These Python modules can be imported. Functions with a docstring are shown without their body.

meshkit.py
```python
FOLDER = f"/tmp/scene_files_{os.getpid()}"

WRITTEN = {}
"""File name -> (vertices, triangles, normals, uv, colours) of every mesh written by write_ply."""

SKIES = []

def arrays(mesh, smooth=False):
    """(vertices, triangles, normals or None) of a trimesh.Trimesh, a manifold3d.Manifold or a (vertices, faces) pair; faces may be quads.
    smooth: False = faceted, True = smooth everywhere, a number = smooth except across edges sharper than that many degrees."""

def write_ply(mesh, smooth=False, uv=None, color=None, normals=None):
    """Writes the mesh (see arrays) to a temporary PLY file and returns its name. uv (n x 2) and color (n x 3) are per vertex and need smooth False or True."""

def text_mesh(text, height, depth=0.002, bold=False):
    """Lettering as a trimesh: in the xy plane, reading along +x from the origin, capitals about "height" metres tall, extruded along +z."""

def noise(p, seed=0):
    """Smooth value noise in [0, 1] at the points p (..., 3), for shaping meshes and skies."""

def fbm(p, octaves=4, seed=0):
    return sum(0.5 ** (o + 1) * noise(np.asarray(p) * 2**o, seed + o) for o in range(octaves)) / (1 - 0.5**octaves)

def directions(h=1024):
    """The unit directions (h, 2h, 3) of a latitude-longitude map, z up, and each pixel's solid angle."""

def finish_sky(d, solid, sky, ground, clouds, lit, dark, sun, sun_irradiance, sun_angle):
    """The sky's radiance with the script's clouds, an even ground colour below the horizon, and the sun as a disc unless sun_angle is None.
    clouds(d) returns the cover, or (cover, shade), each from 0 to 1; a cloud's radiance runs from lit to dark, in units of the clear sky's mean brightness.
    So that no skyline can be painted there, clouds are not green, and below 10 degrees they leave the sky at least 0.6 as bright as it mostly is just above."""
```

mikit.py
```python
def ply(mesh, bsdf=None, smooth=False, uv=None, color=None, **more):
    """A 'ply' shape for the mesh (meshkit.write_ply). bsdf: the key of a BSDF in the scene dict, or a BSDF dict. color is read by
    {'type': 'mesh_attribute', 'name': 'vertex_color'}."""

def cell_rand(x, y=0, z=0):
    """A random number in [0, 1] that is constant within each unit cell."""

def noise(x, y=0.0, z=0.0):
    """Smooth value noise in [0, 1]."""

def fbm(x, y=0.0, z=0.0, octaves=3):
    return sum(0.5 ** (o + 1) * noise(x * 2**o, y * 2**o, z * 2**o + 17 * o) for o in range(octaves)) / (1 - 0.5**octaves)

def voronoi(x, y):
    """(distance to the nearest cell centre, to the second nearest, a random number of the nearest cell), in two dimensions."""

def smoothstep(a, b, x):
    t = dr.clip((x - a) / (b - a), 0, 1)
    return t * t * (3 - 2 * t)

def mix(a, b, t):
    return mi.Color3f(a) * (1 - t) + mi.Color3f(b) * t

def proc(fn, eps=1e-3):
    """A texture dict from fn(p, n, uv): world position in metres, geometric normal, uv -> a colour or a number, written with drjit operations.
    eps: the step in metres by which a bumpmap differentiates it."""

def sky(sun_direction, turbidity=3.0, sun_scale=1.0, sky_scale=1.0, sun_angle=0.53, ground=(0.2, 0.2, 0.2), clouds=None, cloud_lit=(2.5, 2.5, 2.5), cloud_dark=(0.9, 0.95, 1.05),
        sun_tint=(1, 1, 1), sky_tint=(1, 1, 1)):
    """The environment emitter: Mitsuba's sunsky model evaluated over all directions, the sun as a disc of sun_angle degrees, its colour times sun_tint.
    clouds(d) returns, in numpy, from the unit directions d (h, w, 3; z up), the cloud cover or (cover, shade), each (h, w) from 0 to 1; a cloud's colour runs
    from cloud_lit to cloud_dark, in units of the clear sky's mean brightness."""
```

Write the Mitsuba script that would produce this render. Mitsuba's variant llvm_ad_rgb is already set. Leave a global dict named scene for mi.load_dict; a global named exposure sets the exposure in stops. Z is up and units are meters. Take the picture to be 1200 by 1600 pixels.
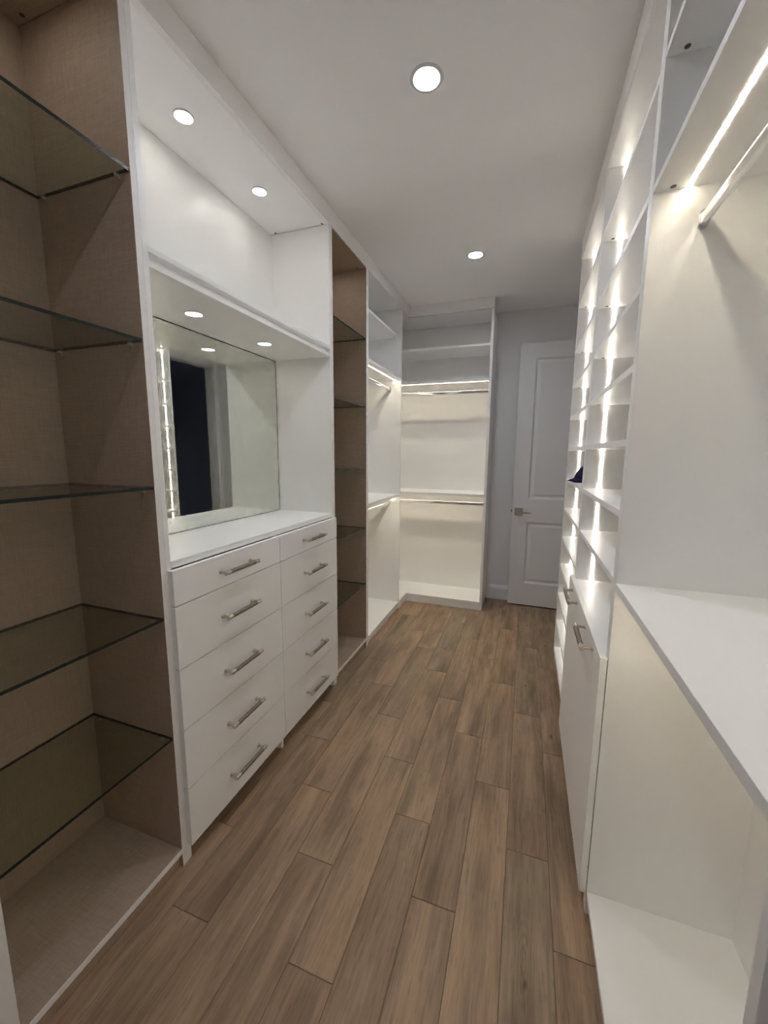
import math, random
import numpy as np
import trimesh, manifold3d, shapely.geometry as sg
import drjit as dr
import mitsuba as mi
import mikit
from mikit import noise, fbm, cell_rand, smoothstep, mix

random.seed(7); np.random.seed(7)
T = mi.ScalarTransform4f
scene, labels = {'type': 'scene'}, {}

# ---------------------------------------------------------------- camera
F_PX, PITCH, YAW, ROLL, CZ = 622.34, 0.14579, 0.33981, 0.00713, 1.452
cy, sy, cp, sp, cr, sr = math.cos(YAW), math.sin(YAW), math.cos(PITCH), math.sin(PITCH), math.cos(ROLL), math.sin(ROLL)
fwd = np.array([-sy * cp, cy * cp, -sp]); rgt = np.array([cy, sy, 0.0]); upv = np.cross(rgt, fwd)
up = -sr * rgt + cr * upv
eye = np.array([0, 0, CZ])
scene['camera'] = {'type': 'perspective', 'fov_axis': 'x', 'fov': math.degrees(2 * math.atan(600 / F_PX)), 'near_clip': 0.01,
                   'to_world': T().look_at(origin=eye.tolist(), target=(eye + fwd).tolist(), up=up.tolist())}

# ---------------------------------------------------------------- lights (radiances; the lamps themselves are built further down)
exposure = 1.90
CAN = np.array([0.95, 1.0, 1.10]) * 80.0       # recessed ceiling lights, cool white
PUCK = np.array([1.0, 0.96, 0.87]) * 11.0      # puck lights in the vanity niche
LED = np.array([1.0, 0.892, 0.685]) * 12.0        # strips over the rods
LED_SHOE = np.array([1.0, 0.92, 0.78]) * 6.5   # upright strips in the shoe shelves

# ---------------------------------------------------------------- materials
def two(b): return {'type': 'twosided', 'b': b}
def pr(col, rough, **k):
    if not isinstance(col, dict): col = {'type': 'rgb', 'value': list(col)}
    return {'type': 'principled', 'base_color': col, 'roughness': rough, **k}

def linen(p, n, uv):
    flat = dr.abs(n.z) > 0.5
    u = dr.select(flat, p.x, p.x + p.y); v = dr.select(flat, p.y, p.z)
    a = noise(u * 420, v * 32, 3.0); b = noise(u * 32, v * 420, 9.0)
    c = fbm(u * 7, v * 3, 1.0); d = noise(u * 160, v * 160, 5.0)
    t = 0.84 + 0.12 * a + 0.12 * b + 0.08 * (c - 0.5) + 0.06 * (d - 0.5)
    return mi.Color3f(0.405, 0.308, 0.236) * t

PW, PL = 0.1445, 0.842                        # floor plank width and length
X0 = 0.0095
OFF = {0: 1.367, 1: 1.092, 2: 1.645}           # end joints of every third row
def plank_tone(p, n, uv):
    row = dr.floor((p.x - X0) / PW)
    m = row - 3 * dr.floor(row / 3)
    off = dr.select(m < 0.5, OFF[0], dr.select(m < 1.5, OFF[1], OFF[2]))
    k = dr.floor((p.y - off) / PL)
    r1, r2, r3 = cell_rand(row, k, 1), cell_rand(row, k, 2), cell_rand(row, k, 3)
    x = p.x + r1 * 7; y = p.y + r2 * 11
    wob = 0.020 * (fbm(x * 5, y * 2.2, 2.0) - 0.5)
    big = fbm((x + wob) * 20, y * 1.6, 4.0, 4)
    fine = fbm((x + wob) * 130, y * 9, 8.0, 3)
    pore = noise((x + wob) * 420, y * 26, 11.0)
    blot = fbm(x * 9, y * 4.0, 21.0, 3)
    # an occasional cathedral of rings
    cx, cyy = X0 + (row + 0.35 + 0.3 * r3) * PW, off + (k + 0.25 + 0.5 * r1) * PL
    rad = dr.sqrt(dr.square((p.x - cx) * 9) + dr.square((p.y - cyy) * 1.9))
    ring = 0.5 + 0.5 * dr.sin(rad * 95 + 9 * fbm(x * 12, y * 4, 3.0))
    ringw = smoothstep(0.34, 0.05, rad) * dr.select(r2 > 0.55, 1.0, 0.0)
    g = 0.44 * big + 0.26 * fine + 0.30 * blot
    g = dr.lerp(g, 0.78 * g + 0.22 * ring, ringw * 0.5)
    smud = smoothstep(0.56, 0.78, fbm((x + wob) * 17, y * 3.0, 31.0, 3))
    c = mix((0.180, 0.115, 0.070), (0.352, 0.245, 0.160), smoothstep(0.18, 0.80, g)) * (1 - 0.24 * smud)
    kx, ky = cx + 0.02 * (r1 - 0.5), cyy + 0.22 * (r3 - 0.5)
    kd = dr.sqrt(dr.square((p.x - kx) * 2.2) + dr.square(p.y - ky)) + 0.010 * (fbm(x * 60, y * 40, 2.0) - 0.5)
    c = c * (1 - 0.45 * smoothstep(0.020, 0.006, kd) * dr.select(r2 > 0.5, 1.0, 0.0))
    c = c * (0.98 + 0.20 * r3)
    c = mix(c, c * mi.Color3f(0.92, 0.99, 1.02), dr.select(r2 > 0.6, 1.0, 0.0))
    c = mix(c, c * mi.Color3f(1.03, 0.95, 0.91), smoothstep(0.5, 0.75, blot) * 0.6)
    return c * (1.0 - 0.16 * smoothstep(0.62, 0.85, pore))
def plank_rough(p, n, uv):
    return 0.42 + 0.16 * fbm(p.x * 90, p.y * 5, 3.0)

MATS = {
    'white_melamine': two(pr((0.85, 0.845, 0.83), 0.36, specular=0.45)),
    'taupe_linen': two(pr(mikit.proc(linen), 0.55, specular=0.35)),
    'edge_white': two(pr((0.82, 0.80, 0.78), 0.45, specular=0.4)),
    'wall_paint': two(pr((0.80, 0.80, 0.805), 0.85, specular=0.2)),
    'ceiling_paint': two(pr((0.88, 0.87, 0.86), 0.95, specular=0.1)),
    'trim_paint': two(pr((0.82, 0.82, 0.825), 0.4, specular=0.4)),
    'hall_paint': two(pr((0.55, 0.60, 0.70), 0.9, specular=0.1)),
    'plank': two(pr(mikit.proc(plank_tone), mikit.proc(plank_rough), specular=0.4)),
    'grout': two(pr((0.19, 0.145, 0.105), 0.9, specular=0.1)),
    'nickel': two(pr((0.56, 0.51, 0.45), 0.24, metallic=1.0)),
    'knurl': two(pr((0.24, 0.205, 0.17), 0.42, metallic=1.0)),
    'chrome': two(pr((0.86, 0.86, 0.87), 0.07, metallic=1.0)),
    'steel': two(pr((0.55, 0.55, 0.55), 0.3, metallic=1.0)),
    'dark_metal': two(pr((0.10, 0.09, 0.08), 0.45, metallic=0.6)),
    'mirror_silver': {'type': 'conductor', 'material': 'Ag', 'specular_reflectance': {'type': 'rgb', 'value': [0.86, 0.90, 0.87]}},
    'mirror_edge': two(pr((0.03, 0.035, 0.033), 0.3)),
    'glass_sheet': {'type': 'thindielectric', 'int_ior': 1.5, 'specular_reflectance': {'type': 'rgb', 'value': 0.75},
                    'specular_transmittance': {'type': 'rgb', 'value': [0.86, 0.90, 0.85]}},
    'glass_edge': two(pr((0.008, 0.012, 0.010), 0.3, specular=0.25)),
    'can_trim': two(pr((0.60, 0.60, 0.61), 0.5)),
    'lens': two(pr((0.85, 0.85, 0.85), 0.5)),
    'clear_plastic': two(pr((0.45, 0.43, 0.40), 0.15, specular=0.6)),
    'navy_cloth': two(pr((0.010, 0.011, 0.040), 0.9, specular=0.15, sheen=0.5)),
}
for k, v in MATS.items(): scene[k] = v

# ---------------------------------------------------------------- helpers
def bx(x0, x1, y0, y1, z0, z1, c=0.0008):
    """A box with chamfered edges."""
    lo, hi = np.array([x0, y0, z0]), np.array([x1, y1, z1]); m = (lo + hi) / 2; h = (hi - lo) / 2
    c = min(c, h.min() * 0.45)
    pts = []
    for s in np.array(np.meshgrid([-1, 1], [-1, 1], [-1, 1])).T.reshape(-1, 3):
        for a in range(3):
            q = h - c; q[a] = h[a]; pts.append(m + s * q)
    return trimesh.convex.convex_hull(np.array(pts))
def cyl(p0, p1, r, n=20):
    return trimesh.creation.cylinder(radius=r, segment=[p0, p1], sections=n)
def cat(*ms): return trimesh.util.concatenate(list(ms))
def prism(poly, z0, z1):
    m = trimesh.creation.extrude_polygon(poly, z1 - z0); m.apply_translation([0, 0, z0]); return m
def lathe(prof, n=40):
    return trimesh.creation.revolve(np.array(prof), sections=n)
def numbered(k):
    if k not in USED: USED.add(k); return k
    i = 1
    while f'{k}_{i:03d}' in USED: i += 1
    k = f'{k}_{i:03d}'; USED.add(k); return k
USED = set(scene)
def thing(name, label=None, cat_=None, group=None, kind=None):
    k = numbered(name); d = {}
    if label: d['label'] = label
    if cat_: d['category'] = cat_
    if group: d['group'] = group
    if kind: d['kind'] = kind
    labels[k] = d
    return k
def put(parent, name, mesh, mat, smooth=False, emit=None, label=None):
    """One mesh: a part (or sub-part) of parent."""
    k = numbered(f'{parent}__{name}')
    if emit is not None:                       # the face of a lamp that lies against its mount gives no light: leave it off
        n = mesh.face_normals @ (np.array([0, 1.0, 0]) if 'shoe' in parent else np.array([0, 0, 1.0]))
        mesh = trimesh.Trimesh(mesh.vertices, mesh.faces[n < 0.3], process=False); mesh.remove_unreferenced_vertices()
    more = {'emitter': {'type': 'area', 'radiance': {'type': 'rgb', 'value': [float(v) for v in emit]}}} if emit is not None else {}
    scene[k] = mikit.ply(mesh, mat, smooth=smooth, **more)
    if label: labels[k] = {'label': label}
    return k
def solo(name, mesh, mat, label, cat_, kind=None, smooth=False, group=None):
    k = thing(name, label, cat_, group, kind)
    scene[k] = mikit.ply(mesh, mat, smooth=smooth)
    return k

# ---------------------------------------------------------------- measures
XL, XLB, XTB = -1.065, -1.425, -1.450         # left fronts, backs (white units, taupe units)
XR, XRB = 0.255, 0.630                        # right fronts and backs
YB, YW = 3.660, 4.047                         # corner unit front, back wall
ZC, ZT = 2.753, 2.664                         # ceiling, underside of the units' tops
YREAR, WL, WR = -1.35, -1.475, 0.655
Y0, Y1 = 0.432, 0.910                         # bay of the near display cabinet
V0, V1 = 0.948, 2.092                         # vanity bay
D0, D1 = 2.130, 2.630                         # bay of the far display cabinet
H0, H1 = 2.668, 3.435                         # left hanging bay
R0, R1 = 0.460, 1.231                         # right hanging bay
S0, S1, S2, S3 = 1.269, 2.059, 2.097, 2.889   # shoe bays

# ---------------------------------------------------------------- the room
fl = thing('floor', 'brown wood-look plank floor running the length of the closet', 'floor', kind='structure')
put(fl, 'bed', bx(WL, WR + 0.12, YREAR, YW, -0.05, -0.0020), 'grout')
for row in range(-11, 5):
    xa, xb = X0 + row * PW + 0.0009, X0 + (row + 1) * PW - 0.0009
    xa, xb = max(xa, WL), min(xb, WR)
    if xb - xa < 0.02: continue
    off = OFF[row % 3]
    for k in range(-4, 5):
        ya, yb = max(off + k * PL + 0.0011, YREAR), min(off + (k + 1) * PL - 0.0011, YW)
        if yb - ya > 0.02:
            put(fl, 'plank', bx(xa, xb, ya, yb, -0.012, 0.0, 0.0011), 'plank')

CANS = [(-0.403, 1.556), (-0.390, 2.882), (-0.403, 0.235)]
rect = sg.box(WL - 0.1, YREAR - 0.1, WR + 0.12, YW + 0.1)
for (x, y) in CANS: rect = rect.difference(sg.Point(x, y).buffer(0.0500, 24))
solo('ceiling', prism(rect, ZC, ZC + 0.012), 'ceiling_paint', 'flat white painted ceiling over the closet aisle', 'ceiling', 'structure')
solo('wall_left', bx(WL - 0.1, WL, YREAR, YW + 0.1, 0, ZC), 'wall_paint', 'light grey wall behind the left cabinets', 'wall', 'structure')
solo('wall_back', bx(WL, WR + 0.12, YW, YW + 0.1, 0, ZC), 'wall_paint', 'light grey painted end wall behind the door', 'wall', 'structure')
solo('wall_front', bx(WL, WR + 0.12, YREAR - 0.1, YREAR, 0, ZC), 'wall_paint', 'light grey wall behind the viewer', 'wall', 'structure')
DO0, DO1, DZ = 3.140, 3.905, 2.440            # door opening in the right wall
wr = cat(bx(WR, WR + 0.12, YREAR, DO0, 0, ZC, 0), bx(WR, WR + 0.12, DO1, YW, 0, ZC, 0), bx(WR, WR + 0.12, DO0, DO1, DZ, ZC, 0))
solo('wall_right', wr, 'wall_paint', 'light grey wall with the doorway behind the shoe shelves', 'wall', 'structure')
tr = thing('trim_1', 'white painted casing and jamb around the doorway in the right wall', 'door trim', kind='structure')
put(tr, 'jamb', bx(WR - 0.004, WR + 0.124, DO1 - 0.016, DO1, 0, DZ - 0.016), 'trim_paint')
put(tr, 'jamb', bx(WR - 0.004, WR + 0.124, DO0, DO0 + 0.016, 0, DZ - 0.016), 'trim_paint')
put(tr, 'header_jamb', bx(WR - 0.004, WR + 0.124, DO0, DO1, DZ - 0.016, DZ), 'trim_paint')
put(tr, 'casing', bx(WR - 0.016, WR, DO0 - 0.058, DO0 + 0.004, 0, DZ + 0.062, 0.004), 'trim_paint')
put(tr, 'casing', bx(WR - 0.016, WR, DO1 - 0.004, DO1 + 0.058, 0, DZ + 0.062, 0.004), 'trim_paint')
put(tr, 'head_casing', bx(WR - 0.016, WR, DO0 + 0.0042, DO1 - 0.0042, DZ - 0.004, DZ + 0.062, 0.004), 'trim_paint')
# dark unlit hall beyond the doorway
solo('floor_hall', bx(WR + 0.125, 2.9, 1.9, 5.6, -0.05, 0), 'hall_paint', 'floor of the dark room beyond the doorway', 'floor', 'structure')
solo('ceiling_hall', bx(WR + 0.125, 2.9, 1.9, 5.6, ZC, ZC + 0.05), 'hall_paint', 'ceiling of the dark room beyond the doorway', 'ceiling', 'structure')
solo('wall_hall', cat(bx(2.9, 3.0, 1.9, 5.6, 0, ZC), bx(WR + 0.125, 2.9, 5.6, 5.7, 0, ZC), bx(WR + 0.125, 2.9, 1.8, 1.9, 0, ZC)), 'hall_paint',
     'dark walls of the unlit room seen in the mirror', 'wall', 'structure')
bb = sg.Polygon([(0, 0), (0.014, 0), (0.014, 0.112), (0.011, 0.122), (0.009, 0.130), (0.006, 0.138), (0.004, 0.143), (0, 0.143)])
m = trimesh.creation.extrude_polygon(bb, WR - 0.02 + 0.319)
m.apply_transform(np.array([[0, 0, 1, -0.319], [-1, 0, 0, YW], [0, 1, 0, 0.0], [0, 0, 0, 1.0]]))
solo('baseboard_back', m, 'trim_paint', 'white baseboard along the end wall beside the door', 'baseboard', 'structure')

# the open two-panel door
dk = thing('door_1', 'white two-panel door standing open in front of the end wall', 'door', kind='structure')
DX0, DX1, DY = -0.101, 0.636, 3.930
def man(mesh): return manifold3d.Manifold(manifold3d.Mesh(vert_properties=np.array(mesh.vertices, np.float32), tri_verts=np.array(mesh.faces, np.uint32)))
def frustum(x0, x1, z0, z1, ya, yb, inset):
    a = [(x, ya, z) for x in (x0, x1) for z in (z0, z1)]
    b = [(x, yb, z) for x in (x0 + inset, x1 - inset) for z in (z0 + inset, z1 - inset)]
    return man(trimesh.convex.convex_hull(np.array(a + b)))
leaf = man(bx(DX0, DX1, DY, DY + 0.035, 0.012, 2.431, 0.0012))
for (z0, z1) in ((1.043, 2.300), (0.229, 0.825)):
    leaf = leaf - frustum(DX0 + 0.135, DX1 - 0.135, z0, z1, DY - 0.0001, DY + 0.014, 0.015)
    leaf = leaf + frustum(DX0 + 0.135 + 0.026, DX1 - 0.135 - 0.026, z0 + 0.026, z1 - 0.026, DY + 0.0145, DY + 0.005, 0.020)
put(dk, 'leaf', leaf, 'trim_paint')
hx, hz = -0.043, 0.920
hd = put(dk, 'rose', bx(hx - 0.036, hx + 0.036, DY - 0.010, DY, hz - 0.035, hz + 0.035, 0.002), 'nickel', label='square satin nickel door rose')
put(dk, 'lever', cat(cyl([hx, DY - 0.052, hz - 0.004], [hx, DY - 0.009, hz - 0.004], 0.011), bx(hx - 0.011, hx + 0.108, DY - 0.060, DY - 0.048, hz - 0.010, hz + 0.004, 0.002)), 'nickel', label='straight satin nickel door lever')
put(dk, 'latch', bx(DX0 - 0.009, DX0 + 0.001, DY + 0.010, DY + 0.024, 0.911, 0.932, 0.002), 'dark_metal')
for z in (0.25, 1.22, 2.19):
    put(dk, 'hinge', cyl([DX1 + 0.0015, DY - 0.003, z - 0.045], [DX1 + 0.0015, DY - 0.003, z + 0.045], 0.006, 12), 'nickel')

# crown boards closing the units to the ceiling
cb = 0.012
solo('trim_2', bx(XL - 0.019, XL + 0.004, YREAR + 0.01, YB - 0.0195, ZT + 0.0003, ZC - 0.0005, 0.001), 'edge_white', 'white fascia board between the left cabinets and the ceiling', 'fascia', 'structure')
solo('trim_3', bx(XL - 0.019, -0.320, YB - 0.019, YB + 0.004, ZT + 0.0003, ZC - 0.0005, 0.001), 'edge_white', 'white fascia board over the corner cabinet under the ceiling', 'fascia', 'structure')
solo('trim_4', bx(XR - 0.004, XR + 0.019, R0 - 0.019, 2.908, 2.6365, ZC - 0.0005, 0.001), 'edge_white', 'white fascia board between the shoe shelves and the ceiling', 'fascia', 'structure')

# ---------------------------------------------------------------- recessed ceiling lights
CLAB = ['large recessed ceiling light over the middle of the aisle, nearer of two', 'recessed ceiling light farther down the aisle towards the door', 'recessed ceiling light above the viewer']
for i, (x, y) in enumerate(CANS):
    k = thing('recessed_light', CLAB[i], 'ceiling light', group='recessed ceiling lights')
    ring = lathe([(0.0455, 0.0), (0.0470, -0.003), (0.0560, -0.0025), (0.0590, 0.0), (0.0590, 0.0), (0.0455, 0.0)])
    cone = lathe([(0.0460, -0.001), (0.0490, 0.0), (0.0485, 0.013), (0.0410, 0.013), (0.0395, 0.0105), (0.0455, -0.001), (0.0460, -0.001)])
    lens = lathe([(0.0, -0.0040), (0.0100, -0.0032), (0.0200, -0.0008), (0.0290, 0.0028), (0.0350, 0.0064), (0.0398, 0.0104), (0.0398, 0.0125), (0.0, 0.0125)])
    for nm, me, mt, em in (('trim_ring', ring, 'can_trim', None), ('baffle', cone, 'lens', None), ('lens', lens, 'lens', CAN)):
        me.apply_translation([x, y, ZC]); put(k, nm, me, mt, smooth=30, emit=em)
    cap_ = lathe([(0.0, 0.0132), (0.0495, 0.0132), (0.0495, 0.030), (0.0, 0.030)]); cap_.apply_translation([x, y, ZC]); put(k, 'housing', cap_, 'lens', smooth=30)

# ---------------------------------------------------------------- cabinet pieces
def cam(parent, x, y, z, under=True):
    put(parent, 'cam_fitting', cyl([x, y, z - 0.0008], [x, y, z + 0.002], 0.0065, 14), 'dark_metal')
def led(parent, mesh, e=LED):
    put(parent, 'led_strip', mesh, 'lens', emit=e, label='glowing warm white LED strip')
def oval(w, h, n=28):
    a = np.linspace(0, 2 * np.pi, n, endpoint=False)
    r = w / 2; s = (h - w) / 2
    return sg.Polygon([(r * math.cos(t), r * math.sin(t) + (s if math.sin(t) >= 0 else -s)) for t in a])
def rod(parent, p0, p1):
    """Oval chrome rod from p0 to p1 (along x or y) with a cup at each end."""
    p0, p1 = np.array(p0, float), np.array(p1, float); L = np.linalg.norm(p1 - p0); d = (p1 - p0) / L
    side = np.cross(d, [0, 0, 1.0])
    M = np.eye(4); M[:3, 0] = side; M[:3, 1] = [0, 0, 1]; M[:3, 2] = d
    if np.linalg.det(M[:3, :3]) < 0: M[:3, 0] *= -1
    M[:3, 3] = p0 + d * 0.002
    m = trimesh.creation.extrude_polygon(oval(0.015, 0.030), L - 0.004); m.apply_transform(M)
    r = put(parent, 'hanging_rod', m, 'chrome', smooth=35, label='oval chrome hanging rod')
    for q, s in ((p0, 1), (p1, -1)):
        f = trimesh.creation.extrude_polygon(oval(0.022, 0.044), 0.004)
        c = trimesh.creation.extrude_polygon(oval(0.0195, 0.034).difference(oval(0.0152, 0.0302)), 0.014)
        scr = [trimesh.creation.cylinder(radius=0.0035, height=0.0016, sections=12, transform=trimesh.transformations.translation_matrix([0, zz, 0.0045])) for zz in (0.0185,)]
        f = cat(f, c, *scr)
        N = M.copy(); N[:3, 3] = q
        if s < 0: N[:3, 2] = -d; N[:3, 0] = -M[:3, 0]
        f.apply_transform(N)
        put(r, 'rod_flange', f, 'steel', smooth=35)

W, TP, EW = 'white_melamine', 'taupe_linen', 'edge_white'
HANDLE_PARTS = {}
def handle(parent, x, yc, z, sgn, L=0.196):
    """Bar pull along y: knurled grip between two smooth ends on two posts; sgn = the way it stands out in x."""
    xb = x + sgn * 0.034
    ends = [lathe([(0, 0), (0.0072, 0), (0.0080, 0.0008), (0.0080, 0.025), (0.0073, 0.0256), (0.0073, 0.0272), (0, 0.0272)], 24) for _ in range(2)]
    R = trimesh.transformations.rotation_matrix(-math.pi / 2, [1, 0, 0])   # z axis -> +y
    ends[0].apply_transform(R); ends[0].apply_translation([xb, yc - L / 2, z])
    R2 = trimesh.transformations.rotation_matrix(math.pi / 2, [1, 0, 0])
    ends[1].apply_transform(R2); ends[1].apply_translation([xb, yc + L / 2, z])
    posts = []
    for s in (-1, 1):
        yy = yc + s * (L / 2 - 0.013)
        p = lathe([(0, 0), (0.0078, 0), (0.0078, 0.003), (0.0056, 0.005), (0.0052, 0.020), (0.0062, 0.034), (0, 0.034)], 20)
        p.apply_transform(trimesh.transformations.rotation_matrix(sgn * math.pi / 2, [0, 1, 0])); p.apply_translation([x, yy, z]); posts.append(p)
    core = cyl([xb, yc - L / 2 + 0.02, z], [xb, yc + L / 2 - 0.02, z], 0.0055, 12)
    put(parent, 'handle', cat(core, *ends, *posts), 'nickel', smooth=35, label='satin nickel bar pull')
    n, rows = 20, 34; g0, g1 = -L / 2 + 0.0272, L / 2 - 0.0272        # knurled grip: a diamond grid of small bumps
    v, f = [], []
    for i in range(rows + 1):
        for j in range(n):
            a = 2 * math.pi * (j + 0.5 * (i % 2)) / n; r = 0.0079 + (0.0003 if i % 2 else -0.0003)
            v.append([r * math.cos(a), g0 + (g1 - g0) * i / rows, r * math.sin(a)])
    for i in range(rows):
        for j in range(n):
            a, b = i * n + j, i * n + (j + 1) % n; c, d = a + n, b + n
            f += ([[a, c, b], [b, c, d]] if i % 2 == 0 else [[a, d, b], [a, c, d]])
    g = trimesh.Trimesh(np.array(v) + [xb, yc, z], f, process=False); g.fix_normals()
    put(parent, 'handle_grip', g, 'knurl', label='darker knurled grip of the pull')

# ---------------------------------------------------------------- taupe display cabinets with glass shelves
GZ = [2.216, 1.772, 1.342, 0.919, 0.497]
def display(ya, yb, label, where, thick0):
    k = thing('display_cabinet', label, 'cabinet')
    f = XL - 0.0014
    put(k, 'side_panel', bx(XTB, f, ya - thick0, ya, 0, ZT), TP); put(k, 'edge_band', bx(f, XL, ya - thick0, ya, 0, ZT, 0.0004), EW, label='white edge band')
    put(k, 'side_panel', bx(XTB, f, yb, yb + 0.0187, 0, ZT), TP); put(k, 'edge_band', bx(f, XL, yb, yb + 0.0187, 0, ZT, 0.0004), EW, label='white edge band')
    put(k, 'back_panel', bx(XTB - 0.012, XTB, ya - 0.0185, yb + 0.0185, 0.05, ZT), TP)
    put(k, 'top_panel', bx(XTB, f, ya, yb, ZT, ZT + 0.019), TP)
    put(k, 'bottom_shelf', bx(XTB, f - 0.001, ya, yb, 0.051, 0.070), TP)
    put(k, 'edge_band', bx(f - 0.001, XL, ya, yb, 0.051, 0.070, 0.0004), EW, label='white edge band')
    put(k, 'toe_kick', bx(XL - 0.030, XL - 0.014, ya, yb, 0, 0.051), TP)
    for x in (XL - 0.055, XTB + 0.045): cam(k, x, yb - 0.018, ZT)
    order = ['topmost', 'second from the top', 'middle', 'second from the bottom', 'lowest']
    for i, z in enumerate(GZ):
        for y, s in ((ya, 1), (yb, -1)):
            for x in (XL - 0.045, XTB + 0.035):
                pin = cat(cyl([x, y, z - 0.009], [x, y + s * 0.011, z - 0.009], 0.0042, 12), bx(x - 0.005, x + 0.005, min(y, y + s * 0.012), max(y, y + s * 0.012), z - 0.0051, z - 0.0047, 0.0001),
                          cyl([x, y, z - 0.015], [x, y + s * 0.003, z - 0.015], 0.0035, 12))
                put(k, 'shelf_pin', pin, 'clear_plastic')
        g = thing('glass_shelf', f'{order[i]} of five clear glass shelves in the {where} taupe cabinet', 'shelf', group=f'glass shelves in the {where} taupe cabinet')
        x0, x1, a, b, z0, z1 = XTB + 0.003, XL - 0.004, ya + 0.0015, yb - 0.0015, z - 0.0045, z + 0.0045
        e = 0.0006
        top = trimesh.Trimesh([[x0, a, z1], [x1, a, z1], [x1, b, z1], [x0, b, z1], [x0, a, z0], [x1, a, z0], [x1, b, z0], [x0, b, z0]], [[0, 1, 2], [0, 2, 3], [4, 6, 5], [4, 7, 6]], process=False)
        put(g, 'pane', top, 'glass_sheet')
        ed = cat(bx(x1, x1 + e, a, b, z0, z1, 0.0002), bx(x0 - e, x0, a, b, z0, z1, 0.0002), bx(x0, x1, a - e, a, z0, z1, 0.0002), bx(x0, x1, b, b + e, z0, z1, 0.0002))
        put(g, 'polished_edge', ed, 'glass_edge', label='dark polished glass edge')
display(Y0, Y1, 'taupe linen-finish display cabinet with glass shelves, nearest on the left', 'near', 0.038)
display(D0, D1, 'taupe display cabinet with glass shelves, between the drawers and the left hanging cabinet', 'far', 0.0187)

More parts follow.
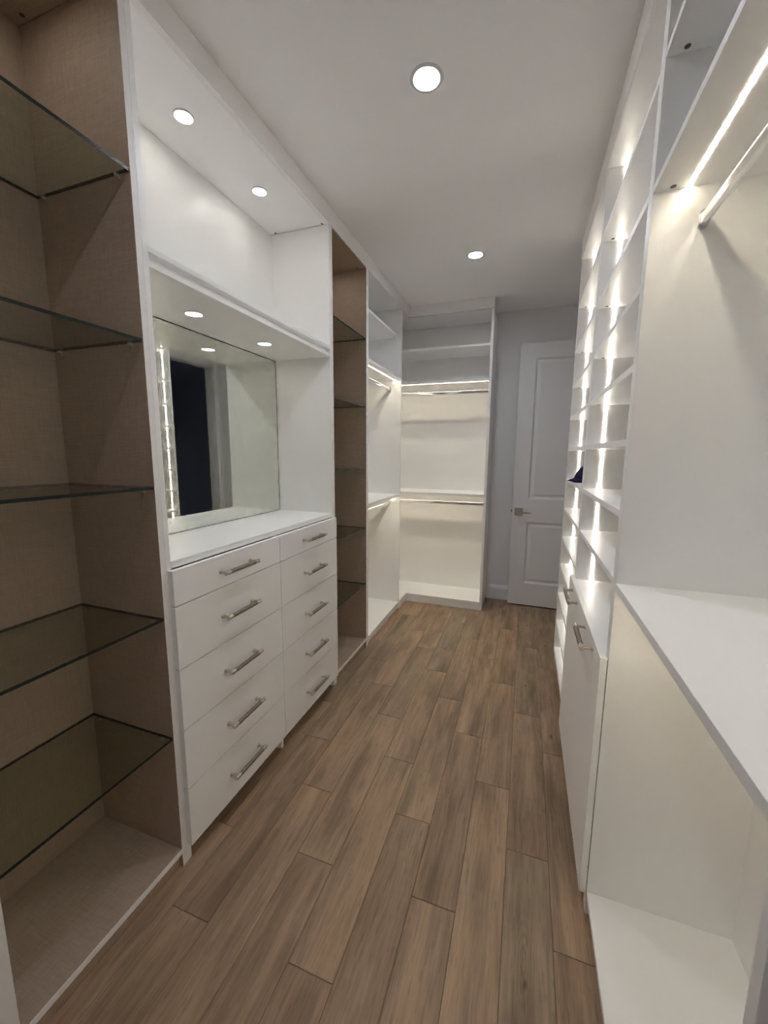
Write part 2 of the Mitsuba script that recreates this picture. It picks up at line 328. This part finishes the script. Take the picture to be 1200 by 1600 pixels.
# ---------------------------------------------------------------- vanity cabinet with drawers
vk = thing('vanity_cabinet', 'tall white vanity cabinet with ten drawers, mirror niche and open upper cubby', 'cabinet')
BKX = XLB - 0.012
for ya in (V0 - 0.0188, V1): put(vk, 'side_panel', bx(BKX, XL, ya, ya + 0.0188, 0, ZT), W)
put(vk, 'back_panel', bx(BKX, XLB - 0.006, V0, V1, 0.05, ZT), W)
put(vk, 'upper_back', bx(XLB - 0.006, XLB, V0, V1, 2.043, ZT), W)
put(vk, 'top_panel', bx(BKX, XL - 0.0195, V0, V1, ZT + 0.001, ZT + 0.020), W)
put(vk, 'cubby_floor', bx(XLB, XL - 0.0005, V0, V1, 2.026, 2.043), W)
put(vk, 'light_rail', bx(XL - 0.053, XL - 0.030, V0, V1, 2.003, 2.026), W)
put(vk, 'niche_top', bx(XLB - 0.006, XL - 0.0005, V0, V1, 1.985, 2.003), W)
VM = 1.5245
put(vk, 'divider', bx(XLB, XL - 0.0005, VM - 0.0095, VM + 0.0095, 0, 1.0772), W)
put(vk, 'toe_kick', bx(XL - 0.060, XL - 0.045, V0, VM - 0.0096, 0, 0.065), W)
put(vk, 'toe_kick', bx(XL - 0.060, XL - 0.045, VM + 0.0096, V1, 0, 0.065), W)
for x in (XL - 0.035, XLB + 0.035): cam(vk, x, V1 - 0.010, ZT + 0.001)
DZS = [1.076, 0.953, 0.733, 0.511, 0.288, 0.065]
for (ya, yb) in ((0.9315, VM), (VM, 2.1095)):
    for j in range(5):
        z1, z0 = DZS[j], DZS[j + 1]
        d = put(vk, 'drawer', bx(XL + 0.001, XL + 0.0205, ya + 0.0019, yb - 0.0019, z0 + 0.0019, z1 - 0.0019, 0.0006), W)
        handle(d, XL + 0.0205, (ya + yb) / 2, (z0 + z1) / 2, 1)
ct = solo('countertop', bx(XLB - 0.005, XL + 0.001, V0 + 0.0003, V1 - 0.0003, 1.0775, 1.102, 0.0012), W, 'white countertop over the drawers in front of the mirror', 'countertop')
mk = thing('mirror', 'large frameless mirror standing on the white countertop', 'mirror')
mx0, mx1, my0, my1, mz0, mz1 = XLB - 0.0055, XLB + 0.0015, V0 + 0.0015, V1 - 0.0035, 1.1045, 1.9815
put(mk, 'glass', trimesh.Trimesh([[mx1, my0, mz0], [mx1, my1, mz0], [mx1, my1, mz1], [mx1, my0, mz1]], [[0, 1, 2], [0, 2, 3]], process=False), 'mirror_silver')
put(mk, 'edge', cat(bx(mx0, mx1 + 0.0006, my0 - 0.0012, my0 + 0.0004, mz0 - 0.002, mz1 + 0.0025, 0.0002), bx(mx0, mx1 + 0.0006, my1 - 0.0012, my1 + 0.0025, mz0 - 0.002, mz1 + 0.0025, 0.0002),
                   bx(mx0, mx1 + 0.0006, my0, my1, mz0 - 0.0024, mz0 + 0.0006, 0.0002), bx(mx0, mx1 + 0.0006, my0, my1, mz1 - 0.001, mz1 + 0.0032, 0.0002), bx(mx0, mx1 - 0.001, my0, my1, mz0, mz1)), 'mirror_edge', label='dark polished mirror edge')
PL_ = ['puck light in the top of the upper cubby, nearer of two', 'puck light in the top of the upper cubby, farther of two', 'puck light above the mirror, nearer of two', 'puck light above the mirror, farther of two',
       'puck light in the top of the near taupe cabinet', 'puck light in the top of the far taupe cabinet']
for i, (x, y, z) in enumerate([(-1.249, 1.306, ZT + 0.001), (-1.249, 1.749, ZT + 0.001), (-1.249, 1.301, 1.985), (-1.249, 1.747, 1.985), (-1.255, (Y0 + Y1) / 2, ZT), (-1.255, (D0 + D1) / 2, ZT)]):
    k = thing('puck_light', PL_[i], 'puck light', group='puck lights in the left cabinets')
    ring = lathe([(0.0305, -0.0002), (0.0315, -0.0040), (0.0340, -0.0036), (0.0355, -0.0002), (0.0305, -0.0002)])
    lens = lathe([(0.0, -0.0030), (0.0306, -0.0026), (0.0306, -0.0003), (0.0, -0.0003)])
    ring.apply_translation([x, y, z]); lens.apply_translation([x, y, z])
    put(k, 'trim_ring', ring, 'steel', smooth=30); put(k, 'lens', lens, 'lens', smooth=30, emit=PUCK)

# ---------------------------------------------------------------- left hanging cabinet
hk = thing('hanging_cabinet', 'white double-hanging cabinet on the left beyond the far taupe cabinet', 'cabinet')
for ya in (H0 - 0.0188, H1): put(hk, 'side_panel', bx(BKX, XL, ya, ya + 0.0188, 0, ZT), W)
put(hk, 'back_panel', bx(BKX, XLB, H0, H1, 0.05, ZT), W)
put(hk, 'top_panel', bx(XLB, XL - 0.0195, H0, H1, ZT + 0.001, ZT + 0.020), W)
for z, dx in ((2.436, 0.032), (2.084, 0.0005), (1.072, 0.0005), (0.051, 0.0005)):
    put(hk, 'bottom_shelf' if z < 0.1 else 'shelf', bx(XLB, XL - dx, H0, H1, z, z + 0.019), W)
put(hk, 'toe_kick', bx(XL - 0.028, XL - 0.012, H0, H1, 0, 0.051), W)
for z in (2.084, 1.072): led(hk, bx(-1.1245, -1.1155, H0 + 0.004, H1 - 0.004, z - 0.0016, z + 0.001, 0.0003))
for z in (2.010, 1.003): rod(hk, (-1.167, H0, z), (-1.167, H1, z))
cam(hk, XL - 0.06, H1 - 0.018, 2.436); cam(hk, XL - 0.04, H1 - 0.018, ZT + 0.001)

# ---------------------------------------------------------------- corner cabinet on the end wall
ck = thing('corner_cabinet', 'white corner cabinet with two lit rods on the end wall', 'cabinet')
KX0, KX1, YK = XLB, -0.343, 4.030
put(ck, 'side_panel', bx(KX1, KX1 + 0.0225, YB, YW - 0.001, 0, ZT), W)
put(ck, 'back_panel', bx(KX0, KX1, YK, YK + 0.012, 0.05, ZT), W)
put(ck, 'left_back', bx(BKX, XLB, H1 + 0.0195, YK + 0.012, 0.05, ZT), W)
put(ck, 'top_panel', cat(bx(KX0, KX1, YB + 0.0195, YK, ZT + 0.001, ZT + 0.020), bx(KX0, XL - 0.0195, H1 + 0.0195, YB + 0.0194, ZT + 0.001, ZT + 0.020)), W)
for z in (2.373, 2.084, 1.072): put(ck, 'shelf', bx(KX0, KX1, YB + 0.0005, YK, z, z + 0.019), W)
Lsh = sg.Polygon([(KX0, H1 + 0.0195), (-1.057, H1 + 0.0195), (-1.057, YB), (KX1, YB), (KX1, YK), (KX0, YK)])
put(ck, 'bottom_shelf', prism(Lsh, 0.060, 0.081), W)
Lto = sg.Polygon([(-1.085, H1 + 0.0195), (-1.064, H1 + 0.0195), (-1.064, YB + 0.007), (KX1, YB + 0.007), (KX1, YB + 0.022), (-1.085, YB + 0.022)])
put(ck, 'toe_kick', prism(Lto, 0.0, 0.060), W)
for z in (2.084, 1.072): led(ck, bx(KX0 + 0.004, KX1 - 0.003, 3.688, 3.697, z - 0.0016, z + 0.001, 0.0003))
for z in (2.008, 0.994): rod(ck, (KX0, 3.760, z), (KX1, 3.760, z))

# ---------------------------------------------------------------- right hanging cabinet
rk = thing('hanging_cabinet', 'white hanging cabinet in the right foreground with one chrome rod', 'cabinet')
RBK = XRB + 0.012
put(rk, 'side_panel', bx(XR, RBK, R0 - 0.0188, R0, 0, 2.6355), W); put(rk, 'side_panel', bx(XR, RBK, R1, R1 + 0.0188, 0, 2.6355), W)
put(rk, 'back_panel', bx(XRB, RBK, R0, R1, 0.05, 2.6355), W)
put(rk, 'top_panel', bx(XR + 0.0005, XRB, R0, R1, 2.6165, 2.6355), W)
for z, t in ((2.371, 0.019), (2.084, 0.019), (1.076, 0.021), (0.064, 0.019)):
    put(rk, 'bottom_shelf' if z < 0.1 else 'shelf', bx(XR + 0.0005, XRB, R0, R1, z, z + t), W)
put(rk, 'toe_kick', bx(XR + 0.050, XR + 0.066, R0, R1, 0, 0.064), W)
for z in (2.084, 1.076): led(rk, bx(0.3225, 0.3315, R0 + 0.004, R1 - 0.003, z - 0.0016, z + 0.001, 0.0003))
rod(rk, (0.366, R0, 2.008), (0.366, R1, 2.008))
for z in (2.371, 2.084): cam(rk, 0.293, R1 - 0.016, z); 

# ---------------------------------------------------------------- shoe cabinets with upright LED strips
SH = [2.362, 2.095, 1.882, 1.683, 1.486, 1.288, 1.092]
SHF = SH + [0.900, 0.711, 0.507, 0.312]
LX = 0.3235
def shoe_shelf(ya, yb, z0, z1):
    p = sg.box(XR + 0.0005, ya, XRB, yb).difference(sg.box(LX - 0.0065, yb - 0.0075, LX + 0.0065, yb + 0.01))
    return prism(p, z0, z1)
def side(y, notch):
    if not notch: return bx(XR, RBK, y, y + 0.0188, 0, 2.6355)
    p = sg.Polygon([(XR, 0.083), (XR + 0.07, 0.083), (XR + 0.07, 0.0), (RBK, 0.0), (RBK, 2.6355), (XR, 2.6355)])
    m = trimesh.creation.extrude_polygon(p, 0.0188)
    m.apply_transform(np.array([[1, 0, 0, 0], [0, 0, -1, y + 0.0188], [0, 1, 0, 0], [0, 0, 0, 1.0]])); return m
# far column
sk = thing('shoe_cabinet', 'white open shoe shelf column beside the door with upright LED strip', 'cabinet')
put(sk, 'side_panel', side(S2 - 0.0188, False), W); put(sk, 'side_panel', side(S3, True), W)
put(sk, 'back_panel', bx(XRB, RBK, S2, S3, 0.10, 2.6355), W); put(sk, 'top_panel', bx(XR + 0.0005, XRB, S2, S3, 2.6355 - 0.0005, 2.6355 + 0.018), W)
for z in SHF:
    put(sk, 'shelf', shoe_shelf(S2, S3, z - 0.0095, z + 0.0095), W); cam(sk, 0.292, S3 - 0.020, z - 0.0095)
put(sk, 'bottom_shelf', bx(XR + 0.0005, XRB, S2, S3, 0.084, 0.118), W)
put(sk, 'toe_kick', bx(XR + 0.070, XR + 0.086, S2, S3, 0, 0.083), W)
led(sk, bx(LX - 0.0045, LX + 0.0045, S3 - 0.0036, S3 + 0.001, 0.120, 2.633, 0.0015), LED_SHOE)
# near column over the tilt-out hamper
nk = thing('shoe_cabinet', 'white shoe shelf column over a tilt-out hamper door, between the hanging space and far column', 'cabinet')
put(nk, 'side_panel', side(S0 - 0.0188, False), W); put(nk, 'side_panel', side(S1, False), W)
put(nk, 'back_panel', bx(XRB, RBK, S0, S1, 0.05, 2.6355), W); put(nk, 'top_panel', bx(XR + 0.0005, XRB, S0, S1, 2.6355 - 0.0005, 2.6355 + 0.018), W)
for z in SH:
    put(nk, 'shelf', shoe_shelf(S0, S1, z - 0.0095, z + 0.0095), W); cam(nk, 0.292, S1 - 0.020, z - 0.0095)
put(nk, 'hamper_top', bx(XR + 0.0005, XRB, S0, S1, 0.842, 0.861), W)
put(nk, 'bottom_shelf', bx(XR + 0.0005, XRB, S0, S1, 0.064, 0.083), W)
put(nk, 'toe_kick', bx(XR + 0.050, XR + 0.066, S0, S1, 0, 0.064), W)
led(nk, bx(LX - 0.0045, LX + 0.0045, S1 - 0.0036, S1 + 0.001, 0.863, 2.633, 0.0015), LED_SHOE)
hdoor = put(nk, 'hamper_door', bx(0.234, 0.2532, 1.2335, 2.0945, 0.072, 0.869, 0.0009), W)
for y in (1.44, 1.86): handle(hdoor, 0.234, y, 0.838, -1)
put(nk, 'door_catch', cat(cyl([0.2515, 1.2362, 0.170], [0.2515, 1.2362, 0.200], 0.0024, 12), cyl([0.2515, 1.2362, 0.166], [0.2515, 1.2362, 0.172], 0.0030, 12)), 'steel')

# ---------------------------------------------------------------- navy cap on the far shoe column
kk = thing('cap', 'dark navy cloth cap lying on the far shoe shelf beside the LED strip', 'cap')
cx_, cy_, cz_ = 0.3465, 2.520, SH[5] + 0.0097
nu, nv = 48, 16; v, f = [], []
for i in range(nv + 1):
    t = i / nv * math.pi / 2
    for j in range(nu):
        a = 2 * math.pi * j / nu
        seam = 1 - 0.015 * max(0, math.cos(6 * a)) ** 24
        r = math.cos(t) ** 0.75 * seam; h = math.sin(t) ** 0.9
        front = 0.5 - 0.5 * math.cos(a)                       # the brim side (-x) slouches back
        v.append([cx_ + 0.088 * r * math.cos(a) + 0.018 * h * front, cy_ + 0.076 * r * math.sin(a), cz_ + 0.002 + 0.112 * h * (1 - 0.05 * front)])
for i in range(nv):
    for j in range(nu):
        a, b = i * nu + j, i * nu + (j + 1) % nu; f += [[a, b, a + nu], [b, b + nu, a + nu]]
put(kk, 'crown', trimesh.Trimesh(v, f, process=False), 'navy_cloth', smooth=True)
v, f = [], []; n, mrow = 24, 8                                # curved brim
for s in range(2):
    for i in range(mrow + 1):
        for j in range(n + 1):
            a = math.pi + (j / n - 0.5) * math.pi * 0.86; q = i / mrow
            ext = 0.030 * q * math.cos((j / n - 0.5) * math.pi * 0.98) ** 0.6
            X = cx_ + (0.086 + ext) * math.cos(a); Y = cy_ + (0.074 + ext * 0.4) * math.sin(a)
            Z = cz_ + 0.022 - 0.012 * q - 0.007 * (1 - math.cos((j / n - 0.5) * 2.6)) * 1.0 - (0.003 if s else 0)
            v.append([X, Y, Z])
m_ = (mrow + 1) * (n + 1)
for i in range(mrow):
    for j in range(n):
        a = i * (n + 1) + j; b = a + 1; c = a + n + 1; d = c + 1
        f += [[a, b, c], [b, d, c], [a + m_, c + m_, b + m_], [b + m_, c + m_, d + m_]]
for j in range(n):
    a = mrow * (n + 1) + j; f += [[a, a + 1, a + m_], [a + 1, a + 1 + m_, a + m_]]
put(kk, 'brim', trimesh.Trimesh(v, f, process=False), 'navy_cloth', smooth=True)
b = trimesh.creation.icosphere(2, 0.006); b.apply_scale([1, 1, 0.5]); b.apply_translation([cx_ + 0.004, cy_, cz_ + 0.113]); put(kk, 'button', b, 'navy_cloth', smooth=True)
